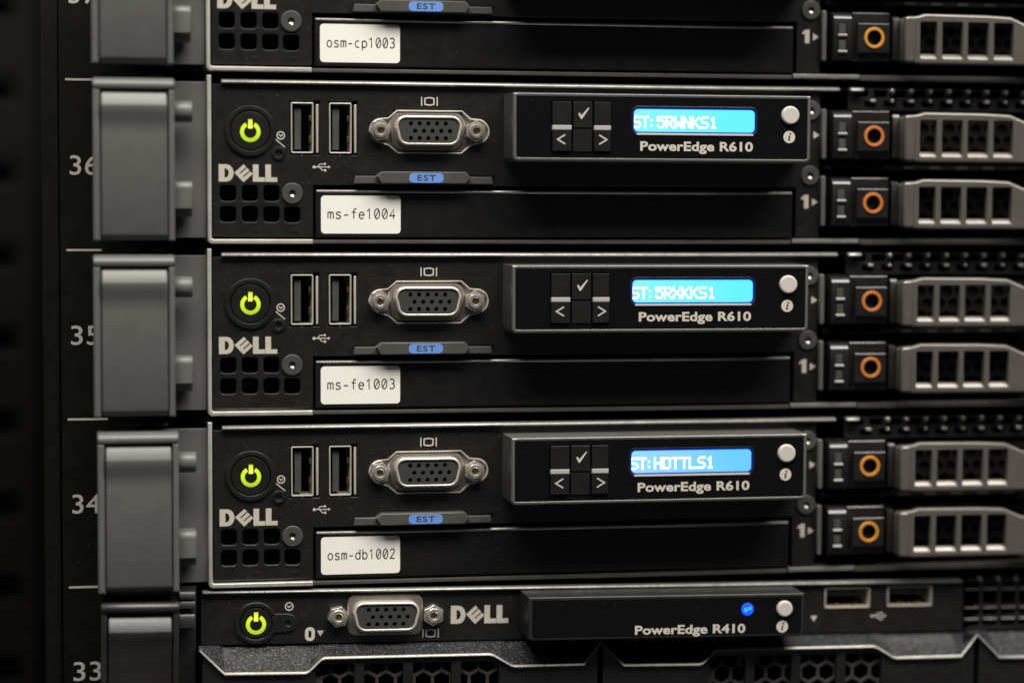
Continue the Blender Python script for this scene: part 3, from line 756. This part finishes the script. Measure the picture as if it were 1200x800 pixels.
# ------------------------------------------------------------------ the slimmer-panelled server below
def lower_server():
    s = thing('rack_server', (0, 0, -44.45 * 3 - LIFT), 'black rack server with a blue pilot light, black ear latch and wide drive carriers', 'server')
    s.rotation_euler.y = 0.0115
    s.location.x -= 0
    B = lambda: MB()
    B().box(-27, 410, 14, 420, -30, 13.0).build('chassis', 'chassis_dark', s)
    B().box(-27, 182, 1.4, 14, 12.6, 13.1).build('chassis_lid', 'chassis_dark', s)
    B().profx([(1.3, 13.4), (-.2, 13.45), (-.8, 13.2), (-1.1, 12.9), (-1.05, 12.6), (1.3, 12.55)], -26.9, 181, .2).build('top_trim', 'trim_metal', s, smooth=60)
    holes = [rect(142.0, 154.4, 6.2, 11.3), rect(159.9, 172.3, 6.35, 11.45), rect(13.2, 28.8, 2.4, 10.2)]
    B().plate(rect(-27.2, 181.7, -.95, 12.5), holes, 0, 1.2, bev=.2, hbev=.1).build('front_bezel', 'black_paint', s)
    power_button(s, -12.95, 4.75, 4.15, 5.5, -.35)
    tab = [(-8.3, 7.1)] + arc(-4.6, 4.6, 2.45, 90, -90, 10) + [(-8.3, 2.1)]
    B().plate(tab, [circ(-4.55, 4.55, .75, 18)], -.45, .2, bev=.3, seg=3, hbev=.2).build('reset_button', 'button_black', s)
    clock_icon(s, -4.3, 8.9, 1.15)
    o = rrect(-.1, 2.5, -.3, 3.35, 1.2, 4)
    B().plate(o, [rrect(.8, 1.6, .55, 2.5, .38, 3)], -.04, 0).build('bay_number', 'print_grey', s)
    triangle(s, 3.95, 1.7, True); triangle(s, 138.8, 3.2, True)
    vga_port(s, 21.0, 6.25, False)
    B().plate(offset(ccw(rrect(11.0, 31.0, .9, 11.7, 2.2, 3)), 0), [rrect(13.6, 28.4, 2.6, 10.0, 2.0, 3)], -.3, .5, bev=.35, seg=3).build('port_skirt', 'port_flange', s)
    monitor_icon(s, 33.15, 1.15)
    logo(s, 38.5, 54.0, 3.55, 8.35)
    # front panel without a display
    p = empty('front_panel', (0, 0, 0), s)
    fo = [(56.9, 12.4), (56.9, 2.3), (57.3, 1.2), (58.0, .9), (130.6, .9), (131.4, 1.3), (131.8, 2.2), (131.8, 12.4)]
    B().plate(fo, (), -13, 0, bev=.5, seg=3).build('panel_body', 'panel_black', p)
    B().plate([(57.9, 11.6), (57.9, 2.4), (58.5, 1.7), (130.4, 1.7), (131.0, 2.3), (131.0, 11.6)], (), -13.06, -12.5, bev=.04).build('panel_face', 'gloss_black', p)
    B().plate(circ(116.1, 8.35, 1.7, 24), (), -13.2, -12.9, bev=.12).build('pilot_light', 'lamp_blue', p)
    b = B(); b.plate(circ(115.6, 8.2, .62, 12), (), -13.26, -13.1); b.plate(circ(116.75, 8.6, .55, 12), (), -13.26, -13.1); b.build('pilot_light_core', 'lamp_blue_core', p)
    info_button(p, 126.25, 8.35, 125.8, 3.55, -13.06, 2.2)
    b = B(); vv, ff = font_verts('PowerEdge R410', 85.5, 115.6, 2.1, 2.4, -13.1, .03, 1.03); b.add(vv, ff); b.build('model_lettering', 'print_grey', p)
    usb_port(s, 148.2, 8.75, 12.9, 5.6, False, True)
    usb_port(s, 166.1, 8.9, 12.9, 5.6, False, True)
    usb_icon(s, 157.2, 3.6, k=.9)
    # air inlet grid
    holes = []
    for k in range(5):
        x = 182.3 + 5.3 * k
        holes += [rect(x, x + 4.2, 6.2, 10.1), rect(x, x + 4.2, 3.2, 5.0), rect(x, x + 4.2, 11.3, 12.4), rect(x, x + 4.2, .2, 2.0)]
    B().plate(rect(181.9, 209, -.9, 13.2), holes, .1, 2, bev=.15, hbev=.35).build('inlet_grille', 'frame_grey' if False else 'black_plastic', s)
    b = B()
    for k in range(5):
        x = 182.3 + 5.3 * k
        b.profx([(-.1, 5.3), (.6, 5.95), (1.2, 5.95), (1.2, 5.2)], x + .1, x + 4.1, .1); b.profx([(-.1, 2.2), (.6, 2.95), (1.2, 2.95), (1.2, 2.1)], x + .1, x + 4.1, .1)
        b.profx([(-.1, 10.4), (.6, 11.0), (1.2, 11.0), (1.2, 10.3)], x + .1, x + 4.1, .1)
    b.build('inlet_louvres', 'dull_steel', s)
    b = B()
    for k in range(4):
        x = 186.6 + 5.3 * k; b.plate(rrect(x - .55, x + .55, 12.6, 13.9, .35, 3), (), -.3, 2, bev=.3)
    b.build('inlet_teeth', 'tooth_metal', s)
    # wide drive carriers: a sloping shelf over a front of hexagon windows
    def carrier(dx):
        c = empty('drive_carrier', (dx, 0, 0), s)
        ridge = [(-27.9, -.6), (-21.45, -6.9), (-.6, -7.1), (.3, -6.7), (3.4, -3.7), (4.4, -3.3), (47.6, -3.2), (48.8, -3.5), (53.4, -6.2), (54.4, -6.5), (73.0, -6.4), (77.45, -.6)]
        n = len(ridge); b = MB()
        rows = []
        for t, fy, fz in ((0, 0, 0), (1, 0, 0)): pass
        back = [(x if 0 < i < n - 1 else x, 1.2, -1.15) for i, (x, z) in enumerate(ridge)]
        front = [(x, -7.6, z + .25) for x, z in ridge]
        lip = [(x, -8.0, z) for x, z in ridge]
        lip2 = [(x, -8.1, z - .38) for x, z in ridge]
        for A, C in ((back, front), (front, lip), (lip, lip2)):
            b.add(A + C, [(n + i, n + i + 1, i + 1, i) for i in range(n - 1)])
        b.build('shelf', 'flake_grey', c, smooth=25)
        b = MB(); b.add(front + lip + lip2, [(n + i, n + i + 1, i + 1, i) for i in range(n - 1)] + [(2 * n + i, 2 * n + i + 1, n + i + 1, n + i) for i in range(n - 1)])
        b.v = [(x, y - .03, z + .03) for x, y, z in b.v]
        b.build('shelf_edge', 'shelf_edge', c, smooth=60)
        face = [(x, z - .4) for x, z in ridge]
        wins = [rrect(2.1 + 12.75 * k, 12.1 + 12.75 * k, -25.5, -5.3, .4, 2) for k in range(4)]
        b = MB(); b.plate([(-27.2, -29.5), (77.0, -29.5)] + [(min(max(x, -27.0), 76.9), z) for x, z in reversed(face)], wins, -7.2, 3, bev=.1, hbev=.3)
        b.build('carrier_front', 'black_plastic', c)
        b = MB(); b.plate(rect(1, 53, -28, -3.85), hexholes(1.3, 52.7, -25.42, -3.88, 2.3, .9), -5.9, -5.2, bev=.02, hbev=.15); b.build('hexagon_grille', 'mesh_brown', c)
        b = MB(); b.plate(rect(0, 54, -26.5, -4.4), (), 2, 2.5); b.build('carrier_well', 'cavity', c)
    carrier(0); carrier(105.45); carrier(210.9)
    c = None
    e = empty('rack_ear', (0, 0, 0), s)
    x0, x1, z0, z1 = -52.75, -33.3, -29.0, 12.3
    B().plate(rect(x0 + 1, -28.4, -28.4, 14.6), (), 0, 2, bev=.25).build('flange', 'ear_black', e)
    ix0, ix1, it = x0 + 1.4, x1 - 1.4, 9.0
    b = B(); b.plate(rect(x0, ix0, z0, 9.4), (), -11, 0, bev=.4); b.plate(rect(ix1, x1, z0, 9.4), (), -11, 0, bev=.4)
    b.build('latch_surround', 'ear_black', e)
    b = B(); r = 1.5; prof = [(-9.9 + r * math.cos(2 * math.pi * k / 24), 10.75 + r * math.sin(2 * math.pi * k / 24)) for k in range(24)]
    b.profx(prof, x0 - .1, x1 + .1, .2); b.profx([(-8.6, 9.3), (-8.6, 12.1), (-1, 12.4), (-1, 9.3)], x0 + .2, x1 - .2)
    b.build('latch_hinge', 'ear_black', e, smooth=60)
    B().box(x0 + .6, x1 - .6, -5, 0, z0 + 1, 9.3).build('latch_well', 'cavity', e)
    t = 8.85
    B().profx([(-4, t), (-9.8, t), (-12.3, t - 3.7), (-12.4, t - 4.1), (-11.9, t - 6), (-11.3, t - 9), (-11.2, z0 + 2), (-4, z0)], ix0 + .35, ix1 - .35, .25).build('latch_lever', 'ear_black', e)
    for za, zb in ((14.2, 12.3), (11.9, 9.9), (8.4, 4.9)):
        B().profx([(0, za), (-5.2, za), (-5.7, za - .2), (-6.2, za - 1.0), (-6.25, zb), (0, zb)], x1 + .2, x1 + 4.4, .2).build('pivot_pin', 'ear_black', e)
    return s
low = lower_server()

# ------------------------------------------------------------------ the rack itself
post = thing('rack_post', (-62, 15, -230), 'black rack post with white unit numbers and tick lines beside the ear latches', 'rack post')
PL = 230
def P(mb, name, m, parent=post): 
    mb.v = [(x + 62, y - 15, z) for x, y, z in mb.v]
    return mb.build(name, m, parent, lift=PL)
P(MB().box(-62.0, -27.5, 15.0, 17, -230, 150, .2), 'front_strip', 'post_black')
P(MB().box(-66.6, -62.3, 14.0, 60, -230, 150, .5), 'side_strip', 'post_black')
for slot, digits in ((-1, '37'), (0, '36'), (1, '35'), (2, '34'), (3, '33')):
    zc = -9.52 - 44.35 * (slot - 1) - 44.45
    b = MB(); vv, ff = font_verts(digits, -59.4, -52.1, zc - 2.5, 5.0, 14.9, .006, 1.02); b.add(vv, ff)
    P(b, 'unit_number', 'print_grey')
    zt = 12.74 - 44.3 * (slot - 1) - 44.45
    P(MB().box(-60.4, -50, 14.9, 15.0, zt - .28, zt + .28), 'unit_tick', 'print_grey')
rail = thing('mounting_rail', (-100, 150, -320), 'dim dark rail with a column of square holes behind the numbered rack post', 'rail')
hs = [rrect(-87, -75.5, z - 4.2, z + 4.2, 1, 2) for z in [-300 + 26.4 * k for k in range(22)]]
b = MB(); b.plate(rect(-150, -71.2, -320, 280), hs, 150, 153, bev=.6)
b.v = [(x + 100, y - 150, z) for x, y, z in b.v]; b.build('rail_face', 'far_dark', rail, lift=320)
for z in [-300 + 26.4 * k for k in range(22)]:
    b = MB(); b.plate(circ(-81, z, 2.6, 14), (), 158, 162, bev=.8)
    b.v = [(x + 100, y - 150, zz) for x, y, zz in b.v]; b.build('rail_stud', 'far_dark', rail, lift=320)
b = MB(); b.box(-170, 420, 470, 474, -330, 290); 
cab = thing('rack_cabinet', (0, 470, -330), 'black cabinet walls behind and beside the stacked servers', 'cabinet')
b.v = [(x, y - 470, z) for x, y, z in b.v]; b.build('back_panel', 'cavity', cab, lift=330)
b = MB(); b.box(-172, -168, 160, 472, -330, 290); b.v = [(x, y - 470, z) for x, y, z in b.v]; b.build('side_panel', 'cavity', cab, lift=330)
bpy.context.view_layer.update()
